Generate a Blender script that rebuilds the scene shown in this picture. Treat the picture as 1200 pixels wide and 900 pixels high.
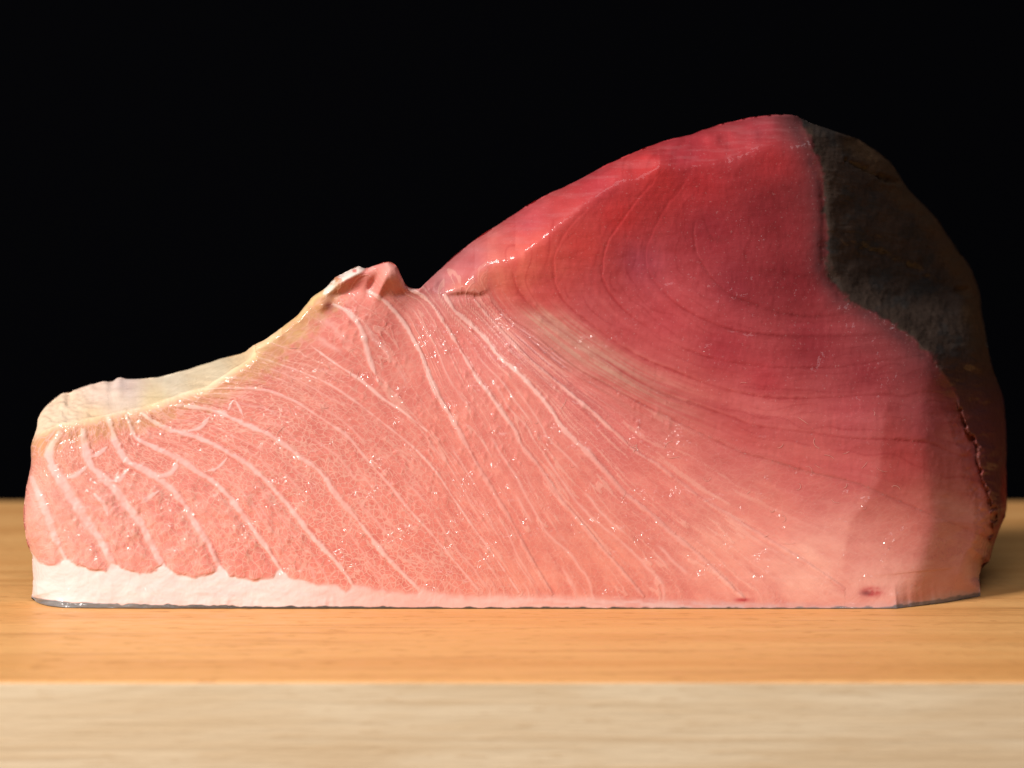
import bpy, math
import numpy as np
from mathutils import Vector

S = bpy.context.scene
for o in list(bpy.data.objects):
    bpy.data.objects.remove(o)

# ------------------------------------------------------------------ camera
CAM_H = 0.181
PITCH = math.atan(188.0 / 3000.0)
CAM = np.array([0.0, -1.2, CAM_H])
cd = bpy.data.cameras.new('camera')
cam = bpy.data.objects.new('camera', cd)
S.collection.objects.link(cam)
cam.location = CAM
cam.rotation_euler = (math.pi / 2 - PITCH, 0, 0)
cd.sensor_width = 36
cd.lens = 90
cd.clip_start = 0.01
cd.clip_end = 50
cd.dof.use_dof = True
cd.dof.focus_distance = 1.203
cd.dof.aperture_fstop = 5.6
S.camera = cam

# ------------------------------------------------------------------ world, lamps, exposure
W = bpy.data.worlds.new('World')
S.world = W
W.use_nodes = True
W.node_tree.nodes['Background'].inputs[0].default_value = (0.5, 0.6, 0.8, 1)
W.node_tree.nodes['Background'].inputs[1].default_value = 0.012

def area(name, loc, target, size, sizey, power, col):
    l = bpy.data.lights.new(name, 'AREA')
    l.shape = 'RECTANGLE'
    l.size, l.size_y, l.energy, l.color = size, sizey, power, col
    o = bpy.data.objects.new(name, l)
    S.collection.objects.link(o)
    o.location = loc
    o.rotation_euler = (Vector(target) - Vector(loc)).to_track_quat('-Z', 'Y').to_euler()
    return o

area('key_softbox', (-1.62, -1.46, 1.38), (0.0, 0.02, 0.06), 0.62, 0.62, 86.0, (1.0, 0.975, 0.94))
area('front_fill', (0.1, -1.45, 1.75), (0.0, 0.0, 0.05), 1.2, 0.8, 15.0, (0.95, 0.97, 1.0))
S.view_settings.view_transform = 'Standard'
S.view_settings.look = 'None'
S.view_settings.exposure = 0.14
S.view_settings.gamma = 1.0

# ------------------------------------------------------------------ node helpers
def lin(c):
    c = np.asarray(c, float) / 255.0
    return np.where(c <= 0.04045, c / 12.92, ((c + 0.055) / 1.055) ** 2.4)

class NT:
    def __init__(self, name):
        self.m = bpy.data.materials.new(name)
        self.m.use_nodes = True
        self.t = self.m.node_tree
        self.t.nodes.clear()
        self.out = self.t.nodes.new('ShaderNodeOutputMaterial')
        self.p = self.t.nodes.new('ShaderNodeBsdfPrincipled')
        self.t.links.new(self.p.outputs[0], self.out.inputs[0])
    def link(self, src, dst):
        if isinstance(src, (int, float)):
            dst.default_value = src
        elif isinstance(src, tuple):
            dst.default_value = src if len(src) == len(dst.default_value) else (*src, 1.0)
        else:
            self.t.links.new(src, dst)
    def math(self, op, a, b=0.0, c=None, clamp=False):
        n = self.t.nodes.new('ShaderNodeMath'); n.operation = op; n.use_clamp = clamp
        self.link(a, n.inputs[0]); self.link(b, n.inputs[1])
        if c is not None: self.link(c, n.inputs[2])
        return n.outputs[0]
    def mix(self, f, a, b, blend='MIX'):
        n = self.t.nodes.new('ShaderNodeMix'); n.data_type = 'RGBA'; n.blend_type = blend
        self.link(f, n.inputs[0]); self.link(a, n.inputs[6]); self.link(b, n.inputs[7])
        return n.outputs[2]
    def rng(self, v, a, b, c, d, smooth=True):
        n = self.t.nodes.new('ShaderNodeMapRange')
        if smooth: n.interpolation_type = 'SMOOTHSTEP'
        self.link(v, n.inputs[0])
        for i, x in enumerate((a, b, c, d)): self.link(x, n.inputs[i + 1])
        return n.outputs[0]
    def noise(self, vec, scale, detail=3.0, rough=0.5, dist=0.0, col=False):
        n = self.t.nodes.new('ShaderNodeTexNoise')
        self.t.links.new(vec, n.inputs['Vector'])
        n.inputs['Scale'].default_value = scale; n.inputs['Detail'].default_value = detail
        n.inputs['Roughness'].default_value = rough; n.inputs['Distortion'].default_value = dist
        return n.outputs[1 if col else 0]
    def vor(self, vec, scale, feature='DISTANCE_TO_EDGE', out=None, rnd=1.0):
        n = self.t.nodes.new('ShaderNodeTexVoronoi'); n.feature = feature
        self.t.links.new(vec, n.inputs['Vector'])
        n.inputs['Scale'].default_value = scale
        n.inputs['Randomness'].default_value = rnd
        return n.outputs[out or 0]
    def attr(self, name, out='Vector'):
        n = self.t.nodes.new('ShaderNodeAttribute'); n.attribute_name = name
        return n.outputs[out]
    def vmath(self, op, a, b):
        n = self.t.nodes.new('ShaderNodeVectorMath'); n.operation = op
        self.link(a, n.inputs[0])
        if op == 'SCALE': self.link(b, n.inputs[3])
        else: self.link(b, n.inputs[1])
        return n.outputs[0]
    def obj(self):
        return self.t.nodes.new('ShaderNodeTexCoord').outputs['Object']
    def bump(self, h, dist, strength=1.0, prev=None):
        n = self.t.nodes.new('ShaderNodeBump')
        n.inputs['Strength'].default_value = strength
        n.inputs['Distance'].default_value = dist
        self.t.links.new(h, n.inputs['Height'])
        if prev is not None: self.t.links.new(prev, n.inputs['Normal'])
        return n.outputs[0]
    def set(self, **k):
        for a, v in k.items():
            self.link(v, self.p.inputs[a.replace('_', ' ')])

def tag(o, label=None, cat=None, kind=None, group=None):
    if label: o['label'] = label
    if cat: o['category'] = cat
    if kind: o['kind'] = kind
    if group: o['group'] = group
    return o

# ------------------------------------------------------------------ wood materials
def wood(name, c_light, c_dark, c_line, rough, zgrain):
    n = NT(name)
    o = n.obj()
    st = n.vmath('MULTIPLY', o, (1.0, 14.0, 14.0))
    warp = n.noise(n.vmath('MULTIPLY', o, (2.0, 6.0, 6.0)), 1.3, 3, 0.5, 0, True)
    st2 = n.vmath('ADD', st, n.vmath('SCALE', n.vmath('SUBTRACT', warp, (0.5, 0.5, 0.5)), 0.9))
    broad = n.noise(st2, 1.6 * zgrain, 3, 0.55)
    fine = n.noise(n.vmath('MULTIPLY', o, (6.0, 110.0, 420.0)), 1.0, 3, 0.6)
    pores = n.noise(n.vmath('MULTIPLY', o, (70.0, 210.0, 900.0)), 1.0, 2, 0.6)
    blot = n.noise(n.vmath('MULTIPLY', o, (3.0, 9.0, 9.0)), 1.0, 3, 0.6)
    c = n.mix(n.rng(broad, 0.35, 0.68, 0, 1), c_light, c_dark)
    c = n.mix(n.math('MULTIPLY', n.rng(fine, 0.5, 0.72, 0, 1), 0.5), c, c_line)
    c = n.mix(n.math('MULTIPLY', n.rng(pores, 0.58, 0.7, 0, 1), 0.6), c, c_line)
    c = n.mix(n.math('MULTIPLY', n.rng(blot, 0.55, 0.8, 0, 1), 0.35), c, c_dark)
    h = n.math('ADD', n.math('MULTIPLY', fine, 0.6), n.math('MULTIPLY', pores, 0.6))
    n.set(Base_Color=c, Roughness=n.rng(pores, 0.3, 0.7, rough - 0.1, rough + 0.12), Normal=n.bump(h, 0.0008, 0.5))
    n.p.inputs['Specular IOR Level'].default_value = 0.4
    return n.m

M_top = wood('oiled_wood', tuple(lin((233, 174, 108))), tuple(lin((220, 157, 92))), tuple(lin((180, 120, 66))), 0.5, 1.0)
M_edge = wood('raw_wood', tuple(lin((232, 203, 166))), tuple(lin((221, 188, 148))), tuple(lin((205, 168, 126))), 0.62, 4.0)

n = NT('black_cloth')
nz = n.noise(n.obj(), 400.0, 2)
n.set(Base_Color=(0.0022, 0.0022, 0.003), Roughness=0.95, Normal=n.bump(nz, 0.001, 0.3))
n.p.inputs['Specular IOR Level'].default_value = 0.0
M_black = n.m

# ------------------------------------------------------------------ meshes of the surroundings
def mesh_obj(name, verts, faces, mats, parent=None, smooth=False, fm=None):
    me = bpy.data.meshes.new(name)
    me.from_pydata([tuple(v) for v in verts], [], faces)
    for m in mats: me.materials.append(m)
    if fm is not None: me.polygons.foreach_set('material_index', fm)
    if smooth: me.polygons.foreach_set('use_smooth', [True] * len(me.polygons))
    me.update()
    o = bpy.data.objects.new(name, me)
    S.collection.objects.link(o)
    o.parent = parent
    return o

def profile_bar(name, prof, x0, x1, mat, parent=None, nx=60, wob=0.0):
    """a long bar along X with the given closed (y,z) profile"""
    k = len(prof); V = []; F = []
    rng_ = np.random.default_rng(3)
    for i in range(nx + 1):
        x = x0 + (x1 - x0) * i / nx
        w = wob * math.sin(x * 9.0 + 1.0)
        for (y, z) in prof: V.append((x, y + w, z))
    for i in range(nx):
        for j in range(k):
            a = i * k + j; b = i * k + (j + 1) % k
            F.append((a, b, b + k, a + k))
    F.append(tuple(range(k))[::-1]); F.append(tuple(nx * k + j for j in range(k)))
    return mesh_obj(name, V, F, [mat], parent)

YF, YB = -0.196, 0.468
board = bpy.data.objects.new('cutting_board', None)
S.collection.objects.link(board)
tag(board, 'thick pale orange wooden board with a straight front edge under the block of fish', 'cutting board')
profile_bar('top_plank', [(YF + 0.0015, -0.0005), (YF + 0.0018, -0.0001), (YF + 0.0021, 0.0), (YB - 0.004, 0.0), (YB, -0.004), (YB, -0.075), (YF + 0.0015, -0.075)],
            -0.75, 0.75, M_top, board)
fe = profile_bar('front_edge', [(YF - 0.0012, -0.0009), (YF - 0.0010, -0.0007), (YF + 0.001, -0.0007), (YF + 0.001, -0.075), (YF - 0.0012, -0.075)],
                 -0.75, 0.75, M_edge, board)
fe['label'] = 'paler raw timber edge of the board'
bd = mesh_obj('backdrop', [(-3, 1.9, -1.2), (3, 1.9, -1.2), (3, 1.9, 2.2), (-3, 1.9, 2.2),
                           (-3, 1.95, -1.2), (3, 1.95, -1.2), (3, 1.95, 2.2), (-3, 1.95, 2.2)],
              [(0, 1, 2, 3), (7, 6, 5, 4), (0, 4, 5, 1), (1, 5, 6, 2), (2, 6, 7, 3), (3, 7, 4, 0)], [M_black])
tag(bd, 'plain black backdrop behind the board', kind='structure')

# ------------------------------------------------------------------ the block of tuna: survey of its outlines and seams
# All curves are surveyed in the plane of the cut face, in steps of 0.4 mm (x to the right, y down),
# and carried to their own depth by unproject().
def unproject(u, v, Y):
    a = (u - 600.0) / 3000.0
    b = -(v - 450.0) / 3000.0
    cp, sp = math.cos(PITCH), math.sin(PITCH)
    s = (Y - CAM[1]) / (cp + b * sp)
    return np.stack([CAM[0] + s * a, Y, CAM[2] + s * (-sp + b * cp)], -1)

def on_board_depth(v):
    b = -(v - 450.0) / 3000.0
    cp, sp = math.cos(PITCH), math.sin(PITCH)
    return CAM[1] - CAM[2] * (cp + b * sp) / (-sp + b * cp)

A = lambda *p: np.array(p, float).reshape(-1, 2)
LEFT = A(40,703, 37,699, 39,680, 38,655, 36,647, 31,632, 28,610, 29,585, 32,565, 36,545, 36,523, 40,511, 43,502, 45,490, 53,477, 63,469)
TOP = A(63,469, 73,461, 81,461, 88,457, 105,451, 112,450, 123,447, 131,447, 139,443, 148,444, 167,444, 180,443, 200,439, 235,428, 260,420, 275,416, 286,413,
        295,406, 311,397, 327,386, 348,370, 361,354, 367,347, 383,336, 393,325, 409,317, 420,312, 429,315, 441,310, 455,307, 465,312, 471,325, 475,334, 482,338, 491,338,
        497,333, 507,324, 533,300, 560,279, 589,260, 615,243, 640,229, 677,211, 717,190, 745,178, 773,167, 811,157, 840,147, 880,138, 907,135, 931,135, 949,144, 976,153, 1005,163)
RIGHT = A(1149,699, 1148,685, 1147,677, 1152,662, 1159,658, 1165,637, 1173,616, 1180,597, 1179,547, 1179,517, 1177,477, 1173,458, 1163,434, 1156,402, 1151,370,
          1147,340, 1136,313, 1120,291, 1101,262, 1085,243, 1067,225, 1056,209, 1043,190, 1027,177, 1005,163)
BASE = A(40,703, 48,708, 69,712, 112,713, 260,713.5, 600,714, 880,716, 960,716.5, 1008,716.5, 1037,715, 1067,711.5, 1107,706.5, 1149,699)
RIM = A(40,511, 56,503, 72,496, 96,492, 125,485, 160,479, 187,471, 213,461, 240,454, 253,445, 267,436, 293,420, 320,396, 327,386)
RIDGE = A(491,345, 520,343, 545,332, 571,313, 603,300, 627,281, 645,270, 667,251, 693,233, 720,211, 747,203, 773,193, 811,193, 853,185, 880,174, 920,167, 945,162, 1000,172, 1200,300)
FATTOP = A(30,646, 37,648, 48,659, 60,662, 71,661, 77,653, 91,662, 108,668, 123,669, 131,659, 144,666, 165,672, 184,669, 191,660, 205,671, 227,677, 248,672, 257,664, 269,675, 300,680, 321,676, 329,667, 340,677,
           375,685, 388,684, 405,693, 417,685, 441,691, 473,695, 487,697, 493,690, 513,695, 548,699, 580,698, 647,700, 753,703, 860,707, 960,711, 1035,709.5, 1093,700, 1149,690)
SKINTOP = A(30,699, 40,700, 60,704, 90,706.5, 150,708, 260,709.5, 320,710.5, 600,711.5, 880,712.5, 930,712, 1000,711.5, 1037,711, 1093,703, 1141,695, 1160,692)
DARKB = A(936,139, 948,165, 962,200, 967,250, 966,310, 985,345, 1030,370, 1065,392, 1092,418, 1117,456, 1125,480, 1135,503, 1145,525, 1149,548, 1157,575, 1165,598, 1163,625, 1157,650, 1153,660)
FACET1 = A(1050,420, 1040,465, 1036,490, 1030,560, 1012,592, 996,612, 988,650, 985,715)
FACET2 = A(1092,420, 1084,465, 1085,520, 1092,580, 1095,612, 1087,640, 1078,672, 1066,705, 1062,720)

# pale connective seams of the belly, left to right, half width, height, divider?
SEAMS = [
 ('a0', A(37,560, 45,578, 53,597, 60,615, 66,633, 76,653), 3.6, .45, 1),
 ('a', A(70,508, 58,528, 61,545, 72,563, 86,585, 99,606, 115,630, 124,646, 132,661), 5.0, .6, 1),
 ('b', A(97,505, 100,525, 106,545, 118,557, 133,571, 149,592, 165,613, 174,631, 181,645, 190,662), 4.6, .55, 1),
 ('c', A(127,489, 131,503, 136,520, 149,540, 171,551, 195,568, 213,587, 227,611, 243,635, 253,656, 258,667), 3.7, .5, 1),
 ('d', A(148,487, 153,500, 162,515, 187,527, 208,537, 229,551, 249,564, 270,584, 289,610, 302,628, 313,643, 322,657, 330,670), 3.6, .5, 1),
 ('e', A(165,484, 180,494, 197,503, 227,511, 251,521, 266,530, 284,540, 303,555, 324,577, 343,599, 361,623, 377,641, 393,657, 407,676, 414,688), 3.8, .5, 1),
 ('f', A(208,475, 240,479, 264,486, 286,497, 312,508, 332,520, 353,537, 375,553, 393,579, 412,601, 431,625, 452,652, 473,673, 491,691), 3.6, .5, 1),
 ('g', A(240,456, 271,455, 308,457, 332,465, 353,475, 373,488, 394,502, 410,514, 431,540, 457,569, 481,599, 505,625, 532,657, 561,692), 1.7, .2, 1),
 ('h', A(300,418, 325,426, 348,434, 385,450, 417,471, 452,498, 484,524, 511,553, 529,580, 556,620, 585,660, 608,694), 1.3, .15, 1),
 ('j', A(431,341, 445,349, 457,359, 473,378, 484,397, 495,418, 502,438, 513,463, 527,487, 540,509, 553,534, 566,557, 580,580, 599,611, 620,651, 647,696), 2.6, .4, 1),
 ('k', A(480,339, 496,347, 509,361, 520,378, 533,399, 545,420, 557,440, 576,465, 590,486, 604,505, 612,523, 633,549, 655,584, 679,611, 700,637, 727,667, 754,699), 2.5, .4, 1),
 ('l', A(521,346, 533,364, 549,378, 568,396, 584,417, 603,433, 619,449, 637,470, 649,486, 662,505, 689,531, 711,555, 732,579, 759,600, 785,624, 812,645, 841,672, 872,702), 3.0, .5, 1),
 ('m', A(556,352, 585,385, 610,411, 630,430, 651,447, 672,465, 692,481, 713,501, 743,528, 769,544, 796,565, 817,581, 841,597, 872,616, 912,640, 952,664, 990,690), 2.2, .4, 1),
]
# shorter seams and cross webs that end inside the flesh
WEBS = [
 (A(391,357, 400,361, 409,367, 417,376, 423,386, 427,397, 430,410, 435,427, 443,447), 3.0, .45),
 (A(364,405, 393,426, 425,447, 447,466, 473,483, 500,505), 1.4, .15),
 (A(80,560, 89,557, 101,548), 2.6, .4), (A(109,535, 117,531, 125,524), 2.0, .35), (A(131,564, 141,561, 149,551), 3.0, .4),
 (A(187,559, 199,555, 205,548, 208,540), 3.0, .45), (A(221,505, 235,501, 245,489), 2.3, .35), (A(240,553, 256,548, 266,537), 1.8, .3),
 (A(112,580, 122,590, 127,604), 2.2, .3), (A(165,590, 176,582, 186,576), 2.2, .3),
 (A(268,480, 273,470, 278,473, 286,490), 1.3, .3),
]
# dark grooves between the flakes of the red flesh, bottom to top
GROOVES = [
 A(571,329, 576,346, 587,361, 600,375, 627,393, 653,414, 683,436, 720,456, 753,474, 807,501, 868,530, 903,539, 940,551, 1007,567, 1060,590, 1180,640),
 A(604,300, 601,321, 608,343, 627,364, 651,383, 683,406, 712,424, 740,442, 780,463, 817,475, 860,490, 884,499, 940,506, 1000,514, 1040,515, 1088,519, 1115,531, 1145,539),
 A(700,234, 685,246, 664,270, 654,287, 648,308, 650,330, 659,351, 677,369, 699,385, 727,405, 758,422, 795,437, 828,450, 860,459, 900,466, 940,467, 990,465, 1037,462, 1060,465, 1083,459, 1117,462),
 A(781,192, 773,203, 752,227, 728,259, 712,284, 705,313, 707,331, 717,348, 736,368, 762,386, 796,406, 828,418, 860,425, 900,430, 940,431, 987,430, 1040,422, 1085,417),
 A(803,195, 805,209, 781,241, 768,265, 757,291, 758,313, 768,332, 791,355, 817,371, 855,386, 887,391, 927,394, 980,394, 1050,392),
 A(815,255, 813,275, 817,298, 833,325, 857,346, 887,357, 913,366, 953,371, 990,367, 1020,366),
]

# ------------------------------------------------------------------ numeric helpers
rs = np.random.default_rng(11)
def resample(P, n, smooth=True):
    d = np.r_[0, np.cumsum(np.hypot(*np.diff(P, axis=0).T))]
    t = np.linspace(0, d[-1], n)
    return np.stack([np.interp(t, d, P[:, 0]), np.interp(t, d, P[:, 1])], 1)
def catmull(P, k=5):
    Q = np.vstack([2 * P[0] - P[1], P, 2 * P[-1] - P[-2]])
    out = []
    for i in range(1, len(Q) - 2):
        p0, p1, p2, p3 = Q[i - 1:i + 3]
        for s in np.linspace(0, 1, k, endpoint=False):
            out.append(0.5 * (2 * p1 + (p2 - p0) * s + (2 * p0 - 5 * p1 + 4 * p2 - p3) * s * s + (3 * p1 - p0 - 3 * p2 + p3) * s ** 3))
    out.append(P[-1])
    return np.array(out)
def seg_dist(U, V, P, reach=70.0):
    """distance to polyline and fraction along it (only near it; far points get reach)"""
    best = np.full(U.shape, 1e9, np.float32); al = np.zeros(U.shape, np.float32)
    L = np.hypot(*np.diff(P, axis=0).T); c = np.r_[0, np.cumsum(L)]
    x0, x1 = P[:, 0].min() - reach, P[:, 0].max() + reach
    y0, y1 = P[:, 1].min() - reach, P[:, 1].max() + reach
    idx = np.nonzero((U > x0) & (U < x1) & (V > y0) & (V < y1))
    u = U[idx]; v = V[idx]; b = best[idx]; a_ = al[idx]
    for i in range(len(P) - 1):
        dx, dy = P[i + 1] - P[i]
        t = np.clip(((u - P[i, 0]) * dx + (v - P[i, 1]) * dy) / (dx * dx + dy * dy + 1e-9), 0, 1)
        d = (u - P[i, 0] - t * dx) ** 2 + (v - P[i, 1] - t * dy) ** 2
        m = d < b
        b[m] = d[m]; a_[m] = ((c[i] + t * L[i]) / c[-1])[m]
    best[idx] = b; al[idx] = a_
    return np.minimum(np.sqrt(best), reach), al
def inside(U, V, P):
    r = np.zeros(U.shape, bool)
    n_ = len(P)
    for i in range(n_):
        x0, y0 = P[i]; x1, y1 = P[(i + 1) % n_]
        if y0 == y1: continue
        c = ((y0 > V) != (y1 > V))
        r ^= c & (U < (x1 - x0) * (V - y0) / (y1 - y0) + x0)
    return r
_lat = {}
def vnoise(x, y, seed=0):
    if seed not in _lat: _lat[seed] = np.random.default_rng(100 + seed).random((256, 256)).astype(np.float32)
    L = _lat[seed]
    xi = np.floor(x).astype(int); yi = np.floor(y).astype(int)
    fx = (x - xi).astype(np.float32); fy = (y - yi).astype(np.float32)
    fx = fx * fx * fx * (fx * (fx * 6 - 15) + 10); fy = fy * fy * fy * (fy * (fy * 6 - 15) + 10)
    xi &= 255; yi &= 255; xj = (xi + 1) & 255; yj = (yi + 1) & 255
    return (L[yi, xi] * (1 - fx) + L[yi, xj] * fx) * (1 - fy) + (L[yj, xi] * (1 - fx) + L[yj, xj] * fx) * fy
def fbm(x, y, o=3, seed=0):
    s = 0; a = 0.5; t = 0
    for i in range(o):
        s = s + a * vnoise(x * 2 ** i + 7.3 * i, y * 2 ** i + 3.1 * i, seed + i); t += a; a *= 0.5
    return s / t
def sm(x, a, b):
    t = np.clip((x - a) / (b - a), 0, 1)
    return t * t * (3 - 2 * t)
def rnd(d, R, D):
    q = np.clip(1 - d / R, 0, 1)
    return D * (1 - np.sqrt(np.maximum(1 - q * q, 0)))
def softplus(x, w):
    return np.where(x > 8 * w, x, w * np.log1p(np.exp(np.clip(x / w, -30, 30))))

# ------------------------------------------------------------------ the surveyed grid
NU, NV = 1120, 440
s = np.linspace(0, 1, NU + 1); t = np.linspace(0, 1, NV + 1)
# top and bottom are both laid out by x so that the columns stay upright
def by_param(P, q):
    d = np.r_[0, np.cumsum(np.hypot(*np.diff(P, axis=0).T))]; d /= d[-1]
    return np.stack([np.interp(q, d, P[:, 0]), np.interp(q, d, P[:, 1])], 1)
Tc, Bc = by_param(catmull(TOP, 5), s), by_param(catmull(BASE, 4), s)
Lc, Rc = by_param(catmull(LEFT, 4), t), by_param(catmull(RIGHT, 3), t)
# ragged life on the edges
jl = (fbm(t * 22, t * 0 + 1.7, 3, 5) - 0.5) * 2.6
Lc[1:-1, 0] += jl[1:-1]
jr = (fbm(t * 40, t * 0 + 4.7, 3, 6) - 0.5) * 4.0
Rc[1:-1, 0] += (jr * np.sin(np.pi * t))[1:-1]
jt = (fbm(s * 90, s * 0 + 2.2, 3, 8) - 0.5) * 2.2
Tc[1:-1, 1] += (jt * np.minimum(1, np.sin(np.pi * s) * 6))[1:-1]
jb = (fbm(s * 60, s * 0 + 6.2, 3, 9) - 0.5) * 0.8
Bc[1:-1, 1] += (jb * np.minimum(1, np.sin(np.pi * s) * 6))[1:-1]
ss, tt = np.meshgrid(s, t)          # rows = t (0 at the board)
def coons(B, T_, L, R):
    k = B.shape[1]
    out = np.empty((len(L), len(B), k))
    for c in range(k):
        out[..., c] = ((1 - tt) * B[None, :, c] + tt * T_[None, :, c] + (1 - ss) * L[:, None, c] + ss * R[:, None, c]
                       - ((1 - ss) * (1 - tt) * B[0, c] + ss * (1 - tt) * B[-1, c] + (1 - ss) * tt * T_[0, c] + ss * tt * T_[-1, c]))
    return out
G = coons(Bc, Tc, Lc, Rc)
U = G[..., 0]; V = G[..., 1]

# ------------------------------------------------------------------ depth of the block behind the cut-face plane (mm)
CP = np.array([(60,690,1),(100,690,0),(300,690,0),(600,700,0),(900,700,1),(1000,700,2),(1100,690,1),
 (60,600,-1),(100,560,-2),(300,560,-2),(600,560,-1),(850,560,0),(980,600,2),(1030,560,3),(1085,560,6),(1140,560,8),
 (60,500,2),(160,490,3),(300,450,4),(350,400,7),(420,380,6),(430,335,9),(455,330,6),(480,350,12),(520,370,12),(500,430,7),(560,370,14),(600,420,8),(650,440,6),
 (620,370,12),(585,340,13),(600,320,8),(640,300,4),(660,340,8),(700,400,6),(700,300,6),(740,330,9),(800,400,5),(800,300,12),(760,230,8),(800,230,13),(850,215,16),(850,340,9),(900,300,16),(950,260,24),(940,200,26),
 (900,420,3),(900,480,0),(1000,440,8),(1000,500,2),(1040,460,9),(1100,460,14),(1000,380,18),(960,340,20),(1050,300,24),(1000,200,26),(1120,350,26)], float)
def tps(C, u, v, vals=None, reg=1e-3):
    X = C[:, :2] / 100.0
    f = C[:, 2] if vals is None else vals
    r2 = ((X[:, None] - X[None]) ** 2).sum(-1)
    K = np.where(r2 > 0, 0.5 * r2 * np.log(r2 + 1e-12), 0) + reg * np.eye(len(X))
    Pm = np.c_[np.ones(len(X)), X]
    M = np.block([[K, Pm], [Pm.T, np.zeros((3, 3))]])
    w = np.linalg.solve(M, np.r_[f, 0, 0, 0])
    out = w[-3] + w[-2] * u / 100 + w[-1] * v / 100
    for i in range(len(X)):
        q = (u / 100 - X[i, 0]) ** 2 + (v / 100 - X[i, 1]) ** 2
        out = out + w[i] * 0.5 * q * np.log(q + 1e-12)
    return out
Uc, Vc = U.astype(np.float32), V.astype(np.float32)
Y = tps(CP, Uc, Vc)

TOPS = catmull(TOP, 5)
topy = np.interp(U, TOPS[:, 0], TOPS[:, 1])
rimy = np.interp(U, RIM[:, 0], RIM[:, 1])
ridgey = np.interp(U, RIDGE[:, 0], RIDGE[:, 1])
# left end turns away
dl, _ = seg_dist(Uc, Vc, LEFT, 60)
Y += rnd(dl, 30, 16) * sm(V, 470, 520) + rnd(dl, 14, 9) * (1 - sm(V, 470, 520))
# cavity wall of the belly runs back from the rim
mem_t = np.clip((rimy - V) / np.maximum(rimy - topy, 5), 0, 1) * (U < 300) * (1 - sm(U, 270, 300))
mem = (V < rimy) & (U < 318)
Y += 58 * mem_t ** 1.1 + 4 * sm(rimy - V, -12, 10) * (U < 300) * (1 - sm(U, 285, 318))
# top of the steep rim, knob and the little saddle turn away
dt, _ = seg_dist(Uc, Vc, TOP, 60)
wsad = sm(U, 285, 310) * (1 - sm(U, 480, 500))
Y += (rnd(dt, 8, 7) * (1 - sm(U, 425, 440)) + rnd(dt, 5, 4) * sm(U, 425, 440)) * wsad
# trimmed upper surface of the red loin
wtop = sm(U, 490, 520) * (1 - 0.75 * sm(U, 930, 1000))
den = np.maximum(ridgey - topy, 6)
tr = np.clip(softplus(ridgey + (fbm(U / 30, V / 30, 2, 47) - 0.5) * 12 - V, 5.0) / den, 0, 1)
Y += np.minimum(85, den * 0.72) * tr ** 1.25 * wtop + rnd(dt, 10, 18) * sm(U, 490, 520)
# right end: two facets, then the dark flesh falls away to the right
f1 = np.interp(V, FACET1[:, 1], FACET1[:, 0]); f2 = np.interp(V, FACET2[:, 1], FACET2[:, 0])
wf = sm(V, 400, 470)
Y += wf * (0.05 * softplus(U - f1, 2.2) * (1 - sm(V, 580, 700)) + 0.33 * softplus(U - f2, 5.0))
dk = catmull(DARKB, 3)
bx = np.interp(V, dk[:, 1], dk[:, 0], left=936, right=1150); 
rx = np.interp(V, RIGHT[::-1, 1], RIGHT[::-1, 0], left=1005)
kern = np.ones(31) / 31
wd = np.maximum(rx - bx, 14)
td = np.clip((U - bx) / wd, 0, 1)
Y += td ** 1.35 * wd * 0.62 * (1 - sm(V, 640, 680))
dr, _ = seg_dist(Uc, Vc, RIGHT, 60)
Y += rnd(dr, 26, 42) * (1 - sm(V, 655, 690)) + rnd(dr, 10, 14) * sm(V, 655, 690)
darkpoly = np.vstack([DARKB, A(1300,660, 1300,0, 936,0)])
in_dark = inside(Uc, Vc, darkpoly)
ddark, adark = seg_dist(Uc, Vc, DARKB, 60)
sd_dark = np.where(in_dark, ddark, -ddark) + (fbm(Uc / 8, Vc / 8, 3, 170) - 0.5) * 12 * sm(Vc, 450, 500)
# the lower flap of the dark flesh overhangs the pink end
flap = sm(V, 455, 500) * (1 - sm(V, 640, 662))
Y -= 6 * flap * sm(sd_dark, -1.5, 2.0)
Y += 5 * flap * sm(sd_dark, -22, -1)
Y += 1.2 * np.exp(-(ddark / 5) ** 2) * sm(V, 190, 230) * (1 - sm(V, 330, 380))
# knob and folds at the crest of the belly
def blob(u0, v0, ru, rv, h, rot=0.0, p=1.0):
    c, s_ = math.cos(rot), math.sin(rot)
    du, dv = U - u0, V - v0
    q = ((c * du + s_ * dv) / ru) ** 2 + ((-s_ * du + c * dv) / rv) ** 2
    return h * np.exp(-q ** p)
Y -= blob(456, 322, 13, 12, 3.2, 0.5) + blob(447, 336, 5, 14, 2.5, 0.4) + blob(408, 326, 22, 7, 3.5, -0.55) + blob(378, 357, 9, 7, 3.0, -0.4)
Y += blob(437, 333, 5, 12, 3.0, 0.5) + blob(470, 345, 8, 5, 1.2) + blob(402, 345, 18, 6, 2.0, -0.3)
# the overhanging lip where the red loin starts, with the tuck under it
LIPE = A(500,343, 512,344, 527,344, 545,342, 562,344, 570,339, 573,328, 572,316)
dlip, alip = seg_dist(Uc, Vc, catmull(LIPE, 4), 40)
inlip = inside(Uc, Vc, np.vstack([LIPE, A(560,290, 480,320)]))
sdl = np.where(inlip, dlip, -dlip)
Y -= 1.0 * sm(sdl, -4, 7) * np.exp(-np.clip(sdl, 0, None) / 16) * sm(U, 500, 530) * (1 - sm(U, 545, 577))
Y += 1.2 * np.exp(-(np.clip(-sdl, 0, None) / 9) ** 2) * sm(-sdl, -2, 4) * sm(V, 334, 350) * (1 - sm(U, 555, 590)) * sm(U, 515, 540) * sm(sdl, -40, -1)

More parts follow.
